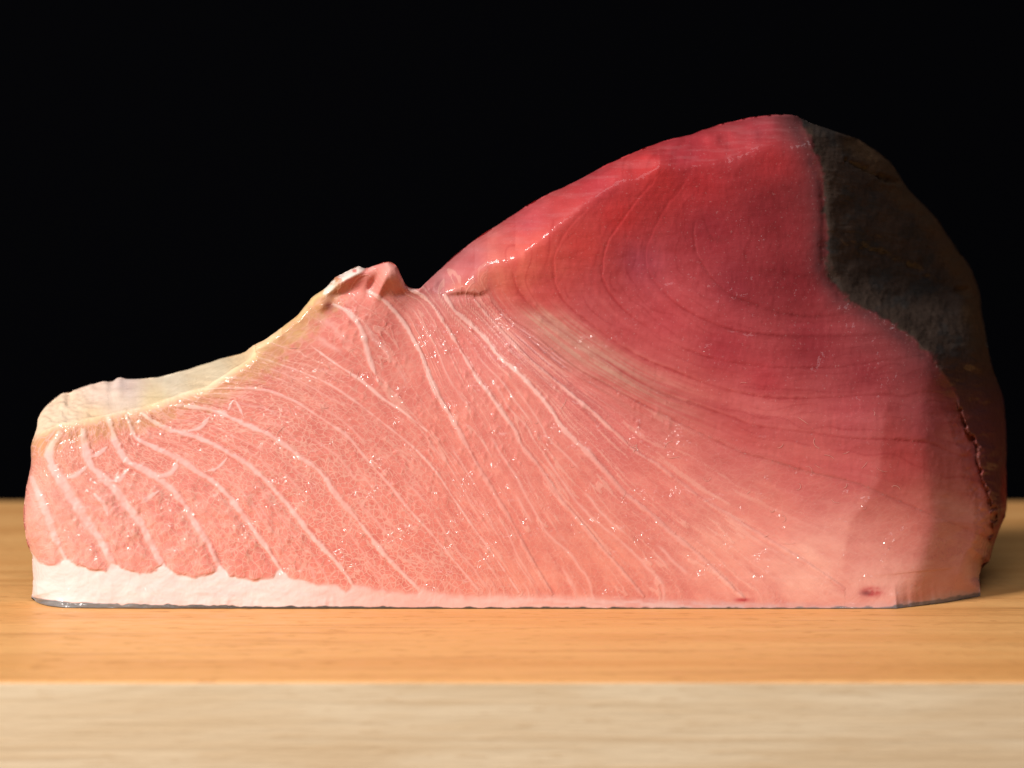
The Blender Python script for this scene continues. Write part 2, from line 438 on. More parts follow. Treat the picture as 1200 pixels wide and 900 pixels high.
# ------------------------------------------------------------------ seams, grooves, segments
seg = np.zeros(U.shape, np.int16)
curves = []
for nm, P, w, h, dv in SEAMS:
    Pc = catmull(P, 4)
    curves.append((Pc, np.vstack([P, A(P[-1, 0], 950, 1500, 950, 1500, -100, P[0, 0], -100)])))
for P in GROOVES:
    Pc = catmull(P, 3)
    curves.append((Pc, np.vstack([P, A(1500, P[-1, 1], 1500, -100, P[0, 0], -100)])))
NC = len(curves); NS = len(SEAMS)
dist = []; side = []; alng = []
for Pc, poly in curves:
    d, a_ = seg_dist(Uc, Vc, Pc, 80)
    i_ = inside(Uc, Vc, poly)
    dist.append(d); side.append(i_); alng.append(a_); seg += i_
# flow coordinate: runs 0..NC across the flakes
Dst = np.stack(dist)
lo = np.clip(seg - 1, 0, NC - 1); hi = np.clip(seg, 0, NC - 1)
dlo = np.take_along_axis(Dst, lo[None].astype(int), 0)[0]; dhi = np.take_along_axis(Dst, hi[None].astype(int), 0)[0]
phi = seg + dlo / (dlo + dhi + 1e-3)
phi = np.where(seg == 0, 1 - np.minimum(dhi, 60) / 60.0, phi)
belly = 1 - sm(phi, 12.5, 15.0)
along = np.where(phi < 13.5, 0.55 * U + 0.83 * V, 0.55 * U + 0.83 * V)

pale = np.zeros(U.shape, np.float32)     # amount of white fat
seam_id = np.full(U.shape, -1, np.int16)
dz = np.zeros(U.shape, np.float32)       # outward relief, mm
wob = (fbm(U / 9, V / 9, 2, 20) - 0.5)
for i, (nm, P, w, h, dv) in enumerate(SEAMS):
    a_ = alng[i]
    env = (0.55 + 0.45 * np.sin(np.pi * np.clip(a_ * 0.9 + 0.08, 0, 1))) 
    lump = 0.7 + 0.25 * vnoise(a_ * 45 + i * 9.7, a_ * 0 + i, 31) + 0.4 * vnoise(a_ * 13 + i * 3.1, a_ * 0 + i, 32)
    ww = (1.08 if i < 4 else 0.85) * w * env * lump
    if nm in ('g', 'h', 'j', 'k', 'm'): ww = ww * (0.55 + 0.9 * vnoise(a_ * 14 + i, a_ * 0 + 2 * i + .5, 33))
    d = np.abs(dist[i] + wob * (2.8 if w > 2 else 1.5) + (fbm(U / 2.6, V / 2.6, 2, 21) - 0.5) * min(w, 3) * 0.6)
    q = np.clip(1 - d / (ww * 1.35), 0, 1)
    k = sm(d, ww * 1.45, ww * 0.55)
    amt = (0.95 if w > 2.3 else 0.7) * (0.75 + 0.5 * vnoise(a_ * 20 + i, a_ * 0 + i, 36)).clip(0, 1)
    if nm in ('j', 'k', 'l', 'm'): amt = amt * (1 - 0.62 * sm(a_, 0.32, 0.6)) * (0.7 if nm == 'm' else 1)
    pale = np.maximum(pale, (1 - sm(d, ww * 0.5, ww * 1.4)) * amt)
    dz += 0.42 * h * np.clip(1 - (d / (ww * 1.6)) ** 2, 0, 1) * (0.4 + 0.8 * lump)
    sgn = np.where(side[i], 1, -1)
    if nm in ('j', 'k', 'l', 'm', 'i'):      # flake on the right lies a little lower
        dz -= 0.24 * np.exp(-np.clip(dist[i] - ww * 0.8, 0, None) / 6.0) * side[i] * (dist[i] > ww * 0.8) * sm(dist[i], ww * .8, ww * .8 + 1.5)
    else:
        dz -= 0.1 * np.exp(-((dist[i] - ww * 1.8) / 2.2) ** 2)
    seam_id[(d < ww * 1.0)] = i
for lv, sd_ in ((0.3, 1), (0.5, 4), (0.68, 7)):
    fr = np.abs((phi - np.floor(phi)) - lv - (fbm(U / 60, V / 60, 2, 150 + sd_) - 0.5) * 0.25 - wob * 0.03)
    hk = np.exp(-(fr / 0.024) ** 2) * (phi < 12) * (phi > 5) * sm(fbm(U / 50, V / 50, 2, 160 + sd_), 0.42, 0.66)
    pale = np.maximum(pale, 0.5 * hk); dz += 0.1 * hk
for j, (P, w, h) in enumerate(WEBS):
    d, a_ = seg_dist(Uc, Vc, catmull(P, 4), 30)
    env = np.clip(np.sin(np.pi * np.clip(a_, 0.08, 0.95)) + 0.25, 0.3, 1) * (0.7 + 0.6 * vnoise(a_ * 12, a_ * 0 + j, 35))
    ww = w * env; d = d + wob * 1.8
    pale = np.maximum(pale, (1 - sm(d, ww * 0.4, ww * 1.5)) * 0.9)
    dz += 0.55 * h * np.clip(1 - (d / (ww * 1.5)) ** 2, 0, 1)
    seam_id[d < ww] = NS + j
groove = np.zeros(U.shape, np.float32)
for i, P in enumerate(GROOVES):
    d = np.abs(dist[NS + i] + wob * 3.0); a_ = alng[NS + i]; si = side[NS + i]
    fade = sm(a_, 0.0, 0.06) * (1 - 0.6 * sm(a_, 0.85, 1.0)) * (0.3 + 0.75 * vnoise(a_ * 9, a_ * 0 + i, 37))
    groove = np.maximum(groove, np.exp(-(d / 1.3) ** 2) * fade)
    groove = np.maximum(groove, 0.35 * np.exp(-(d / 5) ** 2) * fade * ~si)
    dz -= 0.22 * np.exp(-(d / 1.6) ** 2) * fade
    dz += 0.16 * fade * np.where(si, np.exp(-d / 10), -np.exp(-d / 10) * 0.5) * sm(d, 0, 2)

# ------------------------------------------------------------------ relief of the flesh
n1 = fbm(phi * 9.0, along / 26.0, 3, 40); n2 = fbm(U / 7.0, V / 7.0, 3, 43); n3 = fbm(U / 60.0, V / 60.0, 2, 46)
left = 1 - sm(U, 330, 560)
dz += belly * ((n1 - 0.5) * 0.22 + (n2 - 0.5) * (0.12 + 0.2 * left))
dz += (1 - belly) * ((fbm(U / 22, V / 8, 3, 49) - 0.5) * 0.3 + (fbm(U / 5, V / 9, 2, 52) - 0.5) * 0.16)
# plump beads of fat and moisture
bead = np.zeros(U.shape, np.float32)
for cu, cv, su, sv, nb in ((115, 580, 45, 45, 60), (170, 620, 40, 30, 45), (290, 638, 35, 12, 30), (395, 655, 50, 14, 18), (500, 520, 40, 45, 80), (560, 470, 40, 60, 50), (735, 482, 34, 12, 14), (420, 385, 18, 18, 30), (610, 480, 30, 40, 40), (150, 505, 60, 15, 40)):
    for _ in range(nb):
        u0, v0 = cu + rs.normal() * su, cv + rs.normal() * sv; r = rs.uniform(1.3, 3.2)
        m = np.abs(U - u0) < 10
        cols = np.nonzero(m.any(0))[0]
        if len(cols) == 0: continue
        c0, c1 = cols[0], cols[-1] + 1
        q = ((U[:, c0:c1] - u0) / r) ** 2 + ((V[:, c0:c1] - v0) / (r * rs.uniform(1, 2))) ** 2
        bead[:, c0:c1] = np.maximum(bead[:, c0:c1], np.exp(-q) * r / 3.2)
dz += 0.34 * bead
low_left = (1 - sm(U, 260, 420)) * sm(V, 545, 590)
dmin = Dst[:6].min(0)
dz += low_left * 0.9 * (1 - np.exp(-(np.clip(dmin - 3, 0, None) / 7) ** 2))
dz += low_left * (fbm(U / 13, V / 13, 2, 55) - 0.5) * 1.1

# ------------------------------------------------------------------ regions
R_FLESH, R_SKIN, R_FAT, R_MEM, R_CAP, R_DARK, R_TOPRED, R_SPOT, R_KNOB = range(9)
def region(U, V, sd_dark):
    r = np.zeros(U.shape, np.int16)
    topred = (V < np.interp(U, RIDGE[:, 0], RIDGE[:, 1])) & (U > 492)
    r[topred] = R_TOPRED
    r[(V < np.interp(U, RIM[:, 0], RIM[:, 1])) & (U < 322)] = R_MEM
    r[inside(U, V, A(378,345, 383,330, 393,318, 409,310, 420,305, 431,312, 420,322, 405,328, 394,337, 383,345))] = R_CAP
    r[inside(U, V, A(431,312, 441,300, 457,298, 480,310, 480,338, 470,345, 455,343, 447,352, 440,346, 446,336, 434,326))] = R_KNOB
    r[sd_dark > 0] = R_DARK
    r[(((U - 1020) / 17) ** 2 + ((V - 694) / 7) ** 2 < 1) | (((U - 870) / 12) ** 2 + ((V - 703) / 3.2) ** 2 < 1)] = R_SPOT
    r[V > np.interp(U, FATTOP[:, 0], FATTOP[:, 1])] = R_FAT
    r[V > np.interp(U, SKINTOP[:, 0], SKINTOP[:, 1])] = R_SKIN
    return r
fatedge = np.interp(U + wob * 6, FATTOP[:, 0], FATTOP[:, 1]) + (n2 - 0.5) * 4
fatk = sm(V, fatedge - 2.5 - 4 * sm(U, 330, 500), fatedge + 2.2 + 4 * sm(U, 330, 500))
skinedge = np.interp(U, SKINTOP[:, 0], SKINTOP[:, 1]) + (fbm(U / 9, U * 0, 2, 60) - 0.5) * 3
skink = sm(V, skinedge - 0.6, skinedge + 0.6)
rimn = rimy + 4 + (n2 - 0.5) * 6 + (n3 - 0.5) * 5
memk = (1 - sm(V, rimn - 7, rimn + 9)) * (U < 330)
darkn = sd_dark + (fbm(U / 8, V / 8, 3, 63) - 0.5) * 14
darkk = sm(darkn, -9 , 5)
dz *= (1 - 0.85 * np.maximum(fatk, memk)) * (1 - 0.6 * darkk)
dz += fatk * (fbm(U / 14, V / 10, 3, 66) - 0.5) * 0.5
dz += memk * ((fbm(U / 40, V / 9, 2, 69) - 0.5) * 1.0 + (1 - sm(U, 60, 150)) * (fbm(U / 9, V / 6, 2, 70) - 0.5) * 1.6)
dz += darkk * ((fbm(U / 26 + V / 60, V / 12 - U / 40, 4, 72) - 0.5) * 2.0 + (fbm(U / 4, V / 9, 2, 75) - 0.5) * 0.2)
# wrinkles across the dark flesh
dw, aw = seg_dist(Uc, Vc, A(1012,292, 1030,296, 1048,306, 1064,309, 1083,322, 1110,334, 1147,344), 40)
dz -= 2.0 * np.exp(-((dw + wob * 10) / 4) ** 2) * darkk * (0.3 + 1.1 * vnoise(aw * 9, aw * 0, 190))
dw2, _ = seg_dist(Uc, Vc, A(995,188, 1020,200, 1040,212, 1060,212), 40)
dz -= 2.8 * np.exp(-((dw2 + wob * 6) / 3) ** 2) * darkk
dz += skink * (fbm(U / 12, V / 3, 2, 77) - 0.6) * 1.0

# ------------------------------------------------------------------ colours of the flesh, with some shade and sheen painted in
CC = np.array([
(45,600,240,176,162),(70,540,226,150,126),(120,600,240,164,152),(150,530,228,132,114),(200,620,238,152,138),(250,500,226,128,110),(300,600,235,142,127),(350,430,216,122,102),(400,650,233,134,117),(400,480,223,120,105),
(420,390,226,118,103),(450,600,231,130,112),(480,420,227,118,102),(520,500,227,122,104),(560,600,229,126,108),(600,690,229,134,112),(540,390,224,110,98),(560,365,205,92,85),(600,470,226,120,103),(650,560,227,122,104),(700,650,229,132,110),
(610,385,206,105,97),(660,402,202,100,92),(715,428,202,96,90),(700,465,212,92,87),(740,500,210,88,83),(780,560,222,113,100),(850,640,229,140,120),(950,665,232,156,136),(900,600,222,118,103),(940,560,211,98,94),(870,520,208,96,93),(1000,545,208,92,92),(790,470,205,98,93),
(585,325,232,118,100),(610,315,232,104,90),(640,300,224,84,74),(680,290,216,66,62),(640,340,206,78,76),(720,250,212,54,54),(770,215,207,50,51),(700,330,196,72,74),(750,310,180,66,80),(690,360,196,84,84),(820,210,186,40,46),(830,270,154,32,44),(900,185,194,50,55),(900,250,146,30,40),(940,230,134,32,38),  # includes a purplish sheen painted into the red
(860,330,148,32,44),(930,330,142,30,40),(780,370,192,66,71),(730,385,196,76,78),(850,410,168,42,52),(950,405,150,34,44),(1010,440,148,38,46),(1025,400,140,46,50),(1065,425,135,50,54),(900,450,182,52,61),
(900,482,208,98,97),(1000,480,196,82,86),(1080,490,170,76,80),(1060,540,200,88,85),(1120,520,196,108,104),(1060,620,222,132,115),(1030,665,228,154,136),(1110,620,226,150,132),(1080,680,226,148,128),(1135,640,214,138,126),
(520,328,212,130,128),(550,306,208,110,112),(620,258,198,70,78),(700,215,188,52,61),(800,175,180,46,58),(890,150,174,54,64),(930,150,120,50,52)], float)
def idw(C, u, v, p=3.0):
    num = np.zeros(u.shape + (3,), np.float32); den = np.zeros(u.shape, np.float32)
    cl = lin(C[:, 2:5]).astype(np.float32)
    for i in range(len(C)):
        w = 1.0 / (((u - C[i, 0]) ** 2 + (v - C[i, 1]) ** 2) / 400.0 + 0.5) ** (p / 2)
        den += w
        num += w[..., None] * cl[i]
    return num / den[..., None]
stp = 4
uu, vv = Uc + 14 * (fbm(U / 40, V / 40, 2, 80) - 0.5), Vc + 14 * (fbm(U / 40, V / 40, 2, 82) - 0.5)
col = idw(CC, uu, vv)
def over(col, k, rgb):
    return col * (1 - k[..., None]) + lin(rgb).astype(np.float32) * k[..., None]
# tuck shade painted dark red, orange lip above it, olive stain under the rim
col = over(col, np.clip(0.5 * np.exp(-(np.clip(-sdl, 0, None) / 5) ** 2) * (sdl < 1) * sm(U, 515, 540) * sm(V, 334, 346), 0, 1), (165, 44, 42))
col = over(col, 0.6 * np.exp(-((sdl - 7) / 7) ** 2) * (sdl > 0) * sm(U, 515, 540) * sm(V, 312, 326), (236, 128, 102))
drim, _ = seg_dist(Uc, Vc, catmull(np.vstack([RIM, A(348,370, 367,347, 385,340)]), 3), 60)
stain = np.clip((1 - sm(drim + (n2 - .5) * 26 + (n3 - .5) * 14, 12, 36)), 0, 1) * (1 - sm(U, 395, 425))
col = over(col, 0.8 * stain, (204, 152, 90))
stain2 = np.clip((1 - sm(drim + (n2 - .5) * 8, 1, 8)), 0, 1) * (0.6 + 0.4 * sm(U, 200, 240)) * (1 - sm(U, 380, 400))
col = over(col, 0.7 * stain2, (230, 192, 128))
# fat-streaked band along the seam between red and pink
streak = fbm(phi * 13.0, along / 70.0, 3, 101)
band = np.exp(-((phi - 14.75) / 0.85) ** 2) * sm(U, 588, 640) * (1 - sm(U, 690, 860)) * (0.35 + 0.9 * sm(streak, 0.35, 0.65)) * sm(V, 345, 378)
col = over(col, np.clip(0.75 * band, 0, 0.8), (210, 160, 138))
st2 = np.exp(-((phi - 13.4) / 0.9) ** 2) * sm(U, 545, 570) * (1 - sm(U, 640, 760)) * sm(V, 338, 352)
col = over(col, np.clip(st2 * sm(streak, 0.5, 0.62) * 0.65, 0, 1), (158, 48, 50))
col = over(col, np.clip(st2 * (1 - sm(streak, 0.32, 0.42)) * 0.55, 0, 1), (226, 158, 142))
dz += st2 * (streak - 0.5) * 0.8
for lv, sd_ in ((0.2, 1), (0.36, 3), (0.52, 5), (0.68, 7), (0.84, 9)):
    fr = np.abs((phi - np.floor(phi)) - lv - (fbm(U / 50, V / 50, 2, 110 + sd_) - 0.5) * 0.5)
    groove = np.maximum(groove, np.exp(-(fr / 0.022) ** 2) * (phi > 14.6) * 0.95 * sm(fbm(U / 45, V / 30, 2, 120 + sd_), 0.45, 0.75) * 0.5)
# groove lines and a soft band on their lower side are darker and redder
col = col * (1 - 0.55 * np.clip(groove, 0, 1)[..., None] * np.array([0.5, 1.15, 1.05], np.float32))
# mottling along the fibres
mot = (n1 - 0.5) * belly * 0.5 + (fbm(U / 30, V / 10, 3, 84) - 0.5) * 0.3
col = np.clip(col * (1 + mot[..., None] * np.array([0.45, 1.2, 1.2], np.float32)), 0.004, 0.95)
fibre = np.clip((np.abs(fbm(phi * 8.5 + wob * .3, along / 130.0, 2, 86) - 0.5) < 0.03) * 1.0, 0, 1) * sm(phi, 6.5, 9) * belly * (1 - 0.6 * sm(U, 850, 930))
col = over(col, 0.45 * fibre.astype(np.float32), (242, 178, 160))
dz += 0.12 * fibre
arc = (fbm(phi * 4.0, along / 140.0, 3, 180) - 0.5) * (1 - belly) * 0.5
col = np.clip(col * (1 + arc[..., None] * np.array([0.5, 1.3, 1.1], np.float32)), 0.003, 0.95)
# fat seams
fatcol_l = lin((247, 192, 184)).astype(np.float32); fatcol_r = lin((248, 190, 177)).astype(np.float32)
fk = sm(U, 200, 520)[..., None]
fcol = fatcol_l * (1 - fk) + fatcol_r * fk
fcol = fcol * (1 - stain[..., None] * 0.6) + lin((226, 202, 172)).astype(np.float32) * stain[..., None] * 0.6
col = col * (1 - pale[..., None]) + fcol * pale[..., None]
# red top surface keeps a dry mauve bloom
topk = (V < ridgey) * (U > 492) * sm(U, 492, 510)
bl = topk * sm(fbm(U / 30 + V / 20, V / 4, 3, 88), 0.45, 0.75) * 0.14
col = over(col, bl, (206, 130, 132))
# belly membrane
CM = np.array([(50,490,244,212,176),(70,480,245,212,180),(110,462,242,206,186),(145,452,228,198,190),(140,468,240,212,186),(200,448,228,210,182),(255,430,226,206,172),(110,484,236,196,146),(180,468,236,206,152),(240,450,234,206,164),(280,425,230,194,146),(315,398,226,186,138)], float)
cm = idw(CM, uu, vv)
mm_ = 1 + (fbm(U / 14, V / 4, 3, 90) - 0.5)[..., None] * np.array([0.08, 0.13, 0.2], np.float32)
col = col * (1 - memk[..., None]) + cm * mm_ * memk[..., None]
# white cap of fat, pink knob
capk = np.zeros(U.shape, np.float32); regv = region(Uc, Vc, sd_dark)
capk[regv == R_CAP] = 1.0
for _ in range(2): capk[1:-1, 1:-1] = (capk[:-2, 1:-1] + capk[2:, 1:-1] + capk[1:-1, :-2] + capk[1:-1, 2:] + 2 * capk[1:-1, 1:-1]) / 6
col = over(col, capk * 0.8 * sm(fbm(U / 8, V / 6, 3, 175), 0.25, 0.5), (244, 234, 220))
col = over(col, np.clip(blob(456, 324, 16, 17, 1.0, 0.5), 0, 1) * 0.8, (236, 150, 132))
col = over(col, np.clip(blob(387, 359, 4, 3, 1.0) + blob(383, 356, 8, 4, 0.6), 0, 1) * 0.8, (170, 60, 45))
# dark bloodline flesh
dc = lin((68, 54, 46)) * np.ones(U.shape + (3,))
hair = fbm(U / 3.0 + V / 14, V / 16 - U / 22, 3, 130)
dc = dc * (0.72 + 0.56 * hair)[..., None]
dn = fbm(U / 30, V / 22, 4, 92)
dc = dc * (0.7 + 0.6 * dn[..., None])
kk = sm(fbm(U / 16, V / 16, 3, 95), 0.5, 0.75) * 0.6
dc = dc * (1 - kk[..., None]) + lin((52, 51, 50)) * kk[..., None]
kk = (1 - sm(dr + (dn - .5) * 30, 6, 30)) * (1 - sm(V, 380, 470)) * 0.5  # brown crest along the outer edge, its highlight painted in
dc = dc * (1 - kk[..., None]) + lin((108, 76, 46)) * kk[..., None]
kk = sm(V, 400, 520) * 0.75
dc = dc * (1 - kk[..., None]) + lin((120, 60, 60)) * kk[..., None]
kk = (1 - sm(dr + wob * 4, 3, 9)) * sm(V, 530, 580) * 0.85
dc = dc * (1 - kk[..., None]) + lin((150, 34, 38)) * kk[..., None]
kk = np.exp(-(np.clip(sd_dark, 0, None) / 3) ** 2) * flap * 0.7
dc = dc * (1 - kk[..., None]) + lin((120, 64, 42)) * kk[..., None]
col = col * (1 - darkk[..., None]) + dc * darkk[..., None]
halo = np.exp(-(np.clip(-sd_dark, 0, None) / 18) ** 2) * (1 - darkk) * (1 - sm(V, 440, 520)) * (0.6 + 0.7 * dn)
col = over(col, np.clip(halo, 0, 0.85), (78, 27, 31))
# white fat layer over the skin, thin and bluish towards the right
fl = (lin((247, 222, 217)) * (1 - sm(U, 300, 480))[..., None] + lin((238, 184, 172)) * sm(U, 300, 480)[..., None]).astype(np.float32) * (1 - sm(U, 620, 950))[..., None] + lin((206, 172, 172)).astype(np.float32) * sm(U, 620, 950)[..., None]
fl = fl * (1 + (fbm(U / 25, V / 6, 3, 97) - 0.5)[..., None] * np.array([0.06, 0.16, 0.14], np.float32))
fk2 = fatk * (1 - 0.45 * sm(U, 560, 700) * sm(fbm(U / 20, V / 3, 2, 98), 0.4, 0.7))
col = col * (1 - fk2[..., None]) + fl * fk2[..., None]
# darker, redder flesh between the two facets of the right end
patchk = sm(U - f1, -3, 5) * (1 - 0.6 * sm(U - f2, -4, 6)) * sm(V, 470, 500) * (1 - sm(V, 640, 700)) * (1 - darkk)
col = col * (1 - patchk[..., None] * np.array([0.10, 0.30, 0.30], np.float32))
# blood spots
sp = np.clip(np.exp(-(((U - 1022) / 12) ** 2 + ((V - 694) / 5.5) ** 2)) * (0.1 + 1.8 * fbm(U / 6, V / 4, 3, 140)) * 1.3 + np.exp(-(((U - 870) / 9) ** 2 + ((V - 703) / 2.4) ** 2)) * 1.2, 0, 1)
col = over(col, sp, (185, 8, 22))
col = over(col, np.clip(np.exp(-(((U - 1015) / 7) ** 2 + ((V - 695) / 3) ** 2)), 0, 1) * 0.7, (90, 8, 16))
# skin
sk = lin((112, 112, 112)) * (1 - sm(U, 120, 330))[..., None] + lin((30, 28, 28)) * sm(U, 120, 330)[..., None]
sk = sk * (1 - sm(U, 880, 960)[..., None]) + lin((120, 112, 118)) * sm(U, 880, 960)[..., None]
sk = sk * (0.5 + 1.0 * fbm(U / 12, V / 2, 3, 99)[..., None])
col = col * (1 - skink[..., None]) + sk * skink[..., None]

net = belly * (1 - pale) * (1 - fatk) * (1 - memk) * (1 - darkk) * (0.25 + 0.75 * (1 - sm(phi, 6.5, 10.5)))
net = np.clip(net, 0, 1)
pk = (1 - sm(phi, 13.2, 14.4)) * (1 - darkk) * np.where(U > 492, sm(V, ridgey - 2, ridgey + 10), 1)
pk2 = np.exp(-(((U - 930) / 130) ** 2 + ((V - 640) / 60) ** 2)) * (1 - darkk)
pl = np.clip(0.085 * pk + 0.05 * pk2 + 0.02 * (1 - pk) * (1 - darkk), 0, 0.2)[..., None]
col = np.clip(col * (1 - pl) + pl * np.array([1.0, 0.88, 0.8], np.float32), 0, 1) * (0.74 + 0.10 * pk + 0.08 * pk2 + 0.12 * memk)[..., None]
wet = np.clip(1 - 0.5 * darkk - 0.25 * topk, 0, 1)
flow = np.stack([phi * 42.0, along * 0.62, np.zeros_like(phi)], -1)
redz = phi > 14
flow[..., 0] = np.where(redz, V * 0.8 - U * 0.08, flow[..., 0]); flow[..., 1] = np.where(redz, U * 0.6, flow[..., 1])

# ------------------------------------------------------------------ world positions and normals
vb = V
base_lock = 1 - sm(tt, 0.0, 0.06)
Ymm = Y
Ybase = on_board_depth(np.maximum(Bc[:, 1], 650)) * 1000.0
lift = np.interp(Bc[:, 0], [40, 70, 150, 300], [1.2, 0.3, 0.1, 0.0])
# make the bottom row stand on the board: shift the depth near the base to the board's own depth there
dB = np.clip(Ybase, -4, 60) - Ymm[0]
kw = np.ones(51) / 51
dBs = np.convolve(np.pad(dB, 25, mode='edge'), kw, mode='valid')
for _ in range(2): dBs = np.convolve(np.pad(dBs, 25, mode='edge'), kw, mode='valid')
Ymm = Ymm + dBs[None, :] * (1 - sm(tt, 0.0, 0.45)) + (dB - dBs)[None, :] * base_lock
P3 = unproject(U, V, Ymm / 1000.0)
def grid_normals(P):
    du = np.gradient(P, axis=1); dv_ = np.gradient(P, axis=0)
    n_ = np.cross(du, dv_)
    return n_ / (np.linalg.norm(n_, axis=-1, keepdims=True) + 1e-12)
N0 = grid_normals(P3)
edge = np.minimum(np.minimum(ss, 1 - ss) * 60, np.minimum(tt * 30, (1 - tt) * 40)).clip(0, 1)
P3 = P3 + N0 * (dz * edge / 1000.0)[..., None]
P3[..., 2] = np.maximum(P3[..., 2], 0.0003)
N3 = grid_normals(P3)

# ------------------------------------------------------------------ flesh materials
def flesh(name, rough, coat, net_on, fine_bump, coat_rough=0.05, speckle=0.16, glint=6.0, thr=0.53):
    n = NT(name)
    base = n.attr('tint', 'Color')
    fl_ = n.attr('flow'); net_ = n.attr('net', 'Fac')
    o = n.obj()
    if net_on:
        wn = n.noise(fl_, 0.12, 2, 0.5, 0, True)
        fv = n.vmath('ADD', fl_, n.vmath('SCALE', n.vmath('SUBTRACT', wn, (0.5, 0.5, 0.5)), 5.0))
        v1 = n.vor(fv, 0.22); v2 = n.vor(fv, 0.42)
        thick = n.noise(fl_, 0.05, 2)
        l1 = n.rng(v1, 0.02, n.rng(thick, 0.3, 0.7, 0.06, 0.17), 1, 0)
        l2 = n.math('MULTIPLY', n.rng(v2, 0.02, 0.16, 1, 0), n.rng(thick, 0.35, 0.65, 0.15, 0.6))
        ln = n.math('MAXIMUM', l1, l2)
        cell = n.vor(fv, 0.25, 'F1', 1)
        cellf = n.math('MULTIPLY', n.math('SUBTRACT', cell, 0.5), n.math('MULTIPLY', net_, 0.3))
        base = n.mix(n.math('ABSOLUTE', cellf), base, n.mix(1.0, base, (0.86, 0.55, 0.5), 'MULTIPLY'))
        base = n.mix(n.math('MULTIPLY', net_, 0.5), base, n.mix(1.0, base, (0.93, 0.72, 0.7), 'MULTIPLY'))
        base = n.mix(n.math('MULTIPLY', n.math('MULTIPLY', ln, net_), 0.85), base, tuple(lin((244, 182, 164)) * 0.78))
    # fine fibre streaks
    fs = n.noise(n.vmath('MULTIPLY', fl_, (0.9, 0.12, 1.0)), 1.0, 3, 0.6)
    base = n.mix(n.rng(fs, 0.3, 0.7, 0.0, 0.22), base, n.mix(1.0, base, (0.9, 0.72, 0.72), 'MULTIPLY'))
    speck = n.noise(o, 900.0, 2, 0.6)
    base = n.mix(n.rng(speck, 0.62, 0.75, 0, speckle), base, n.mix(0.5, base, (0.95, 0.75, 0.7)))
    hn = n.noise(o, 1500.0, 3, 0.65)
    hm = n.noise(n.vmath('MULTIPLY', fl_, (0.5, 0.14, 1.0)), 1.0, 3, 0.6)
    h = n.math('ADD', n.math('MULTIPLY', hn, 0.5), n.math('MULTIPLY', hm, 0.9))
    if net_on:
        h = n.math('ADD', h, n.math('MULTIPLY', n.math('MULTIPLY', ln, net_), 0.45))
    nb = n.bump(h, fine_bump, 0.8)
    big = n.noise(o, 260.0, 3, 0.55)
    n.set(Base_Color=base, Roughness=n.rng(big, 0.35, 0.65, rough - 0.1, rough + 0.12), Normal=nb)
    n.p.inputs['Specular IOR Level'].default_value = 0.1
    n.p.inputs['Coat Weight'].default_value = coat
    n.p.inputs['Coat Roughness'].default_value = coat_rough
    n.p.inputs['Coat IOR'].default_value = 1.45
    patchy = n.rng(n.noise(o, 70.0, 3, 0.6), thr, thr + 0.18, 0.08, 1.0)
    pim = n.noise(n.vmath('MULTIPLY', fl_, (0.2, 0.11, 1.0)), 1.0, 1, 0.4)
    gl = n.noise(o, 480.0, 1, 0.4)
    ch = n.math('ADD', n.math('MULTIPLY', pim, 1.0), n.math('MULTIPLY', gl, 1.0))
    n.link(n.bump(n.math('MULTIPLY', ch, patchy), fine_bump * glint, 1.0), n.p.inputs['Coat Normal'])
    return n.m
M_belly = flesh('fatty_belly_flesh', 0.46, 0.6, True, 0.00018, glint=8.0)
M_red = flesh('red_flesh', 0.5, 0.26, False, 0.00012, thr=0.56)
M_fat = flesh('white_fat', 0.42, 0.4, False, 0.00014)
M_mem = flesh('belly_membrane', 0.45, 0.35, False, 0.00012, 0.2)
M_dark = flesh('dark_flesh', 0.6, 0.3, False, 0.0003, 0.24, 0.0, 2.0)
M_skin = flesh('silver_skin', 0.38, 0.5, False, 0.0003)

# ------------------------------------------------------------------ split the grid into parts
block = bpy.data.objects.new('tuna_block', None)
S.collection.objects.link(block)
tag(block, 'large raw block of tuna with pink marbled belly and dark right end', 'fish')

Ucen = (U[:-1, :-1] + U[1:, 1:] + U[:-1, 1:] + U[1:, :-1]) / 4
Vcen = (V[:-1, :-1] + V[1:, 1:] + V[:-1, 1:] + V[1:, :-1]) / 4
near = lambda Z: Z[:-1, :-1]
reg_f = region(Ucen, Vcen, near(sd_dark))
seg_f = near(seg); seam_f = near(seam_id)
W1 = NU + 1
ii, jj = np.meshgrid(np.arange(NV), np.arange(NU), indexing='ij')
quad = np.stack([ii * W1 + jj, ii * W1 + jj + 1, (ii + 1) * W1 + jj + 1, (ii + 1) * W1 + jj], -1)
Pf = P3.reshape(-1, 3); Nf = N3.reshape(-1, 3)
ATT = {'tint': np.c_[col.reshape(-1, 3), np.ones(len(Pf))].astype(np.float32), 'flow': flow.reshape(-1, 3).astype(np.float32),
       'net': net.reshape(-1).astype(np.float32)}
def fill(me, idx):
    a = me.attributes.new('tint', 'FLOAT_COLOR', 'POINT'); a.data.foreach_set('color', ATT['tint'][idx].ravel())
    a = me.attributes.new('flow', 'FLOAT_VECTOR', 'POINT'); a.data.foreach_set('vector', ATT['flow'][idx].ravel())
    a = me.attributes.new('net', 'FLOAT', 'POINT'); a.data.foreach_set('value', ATT['net'][idx])
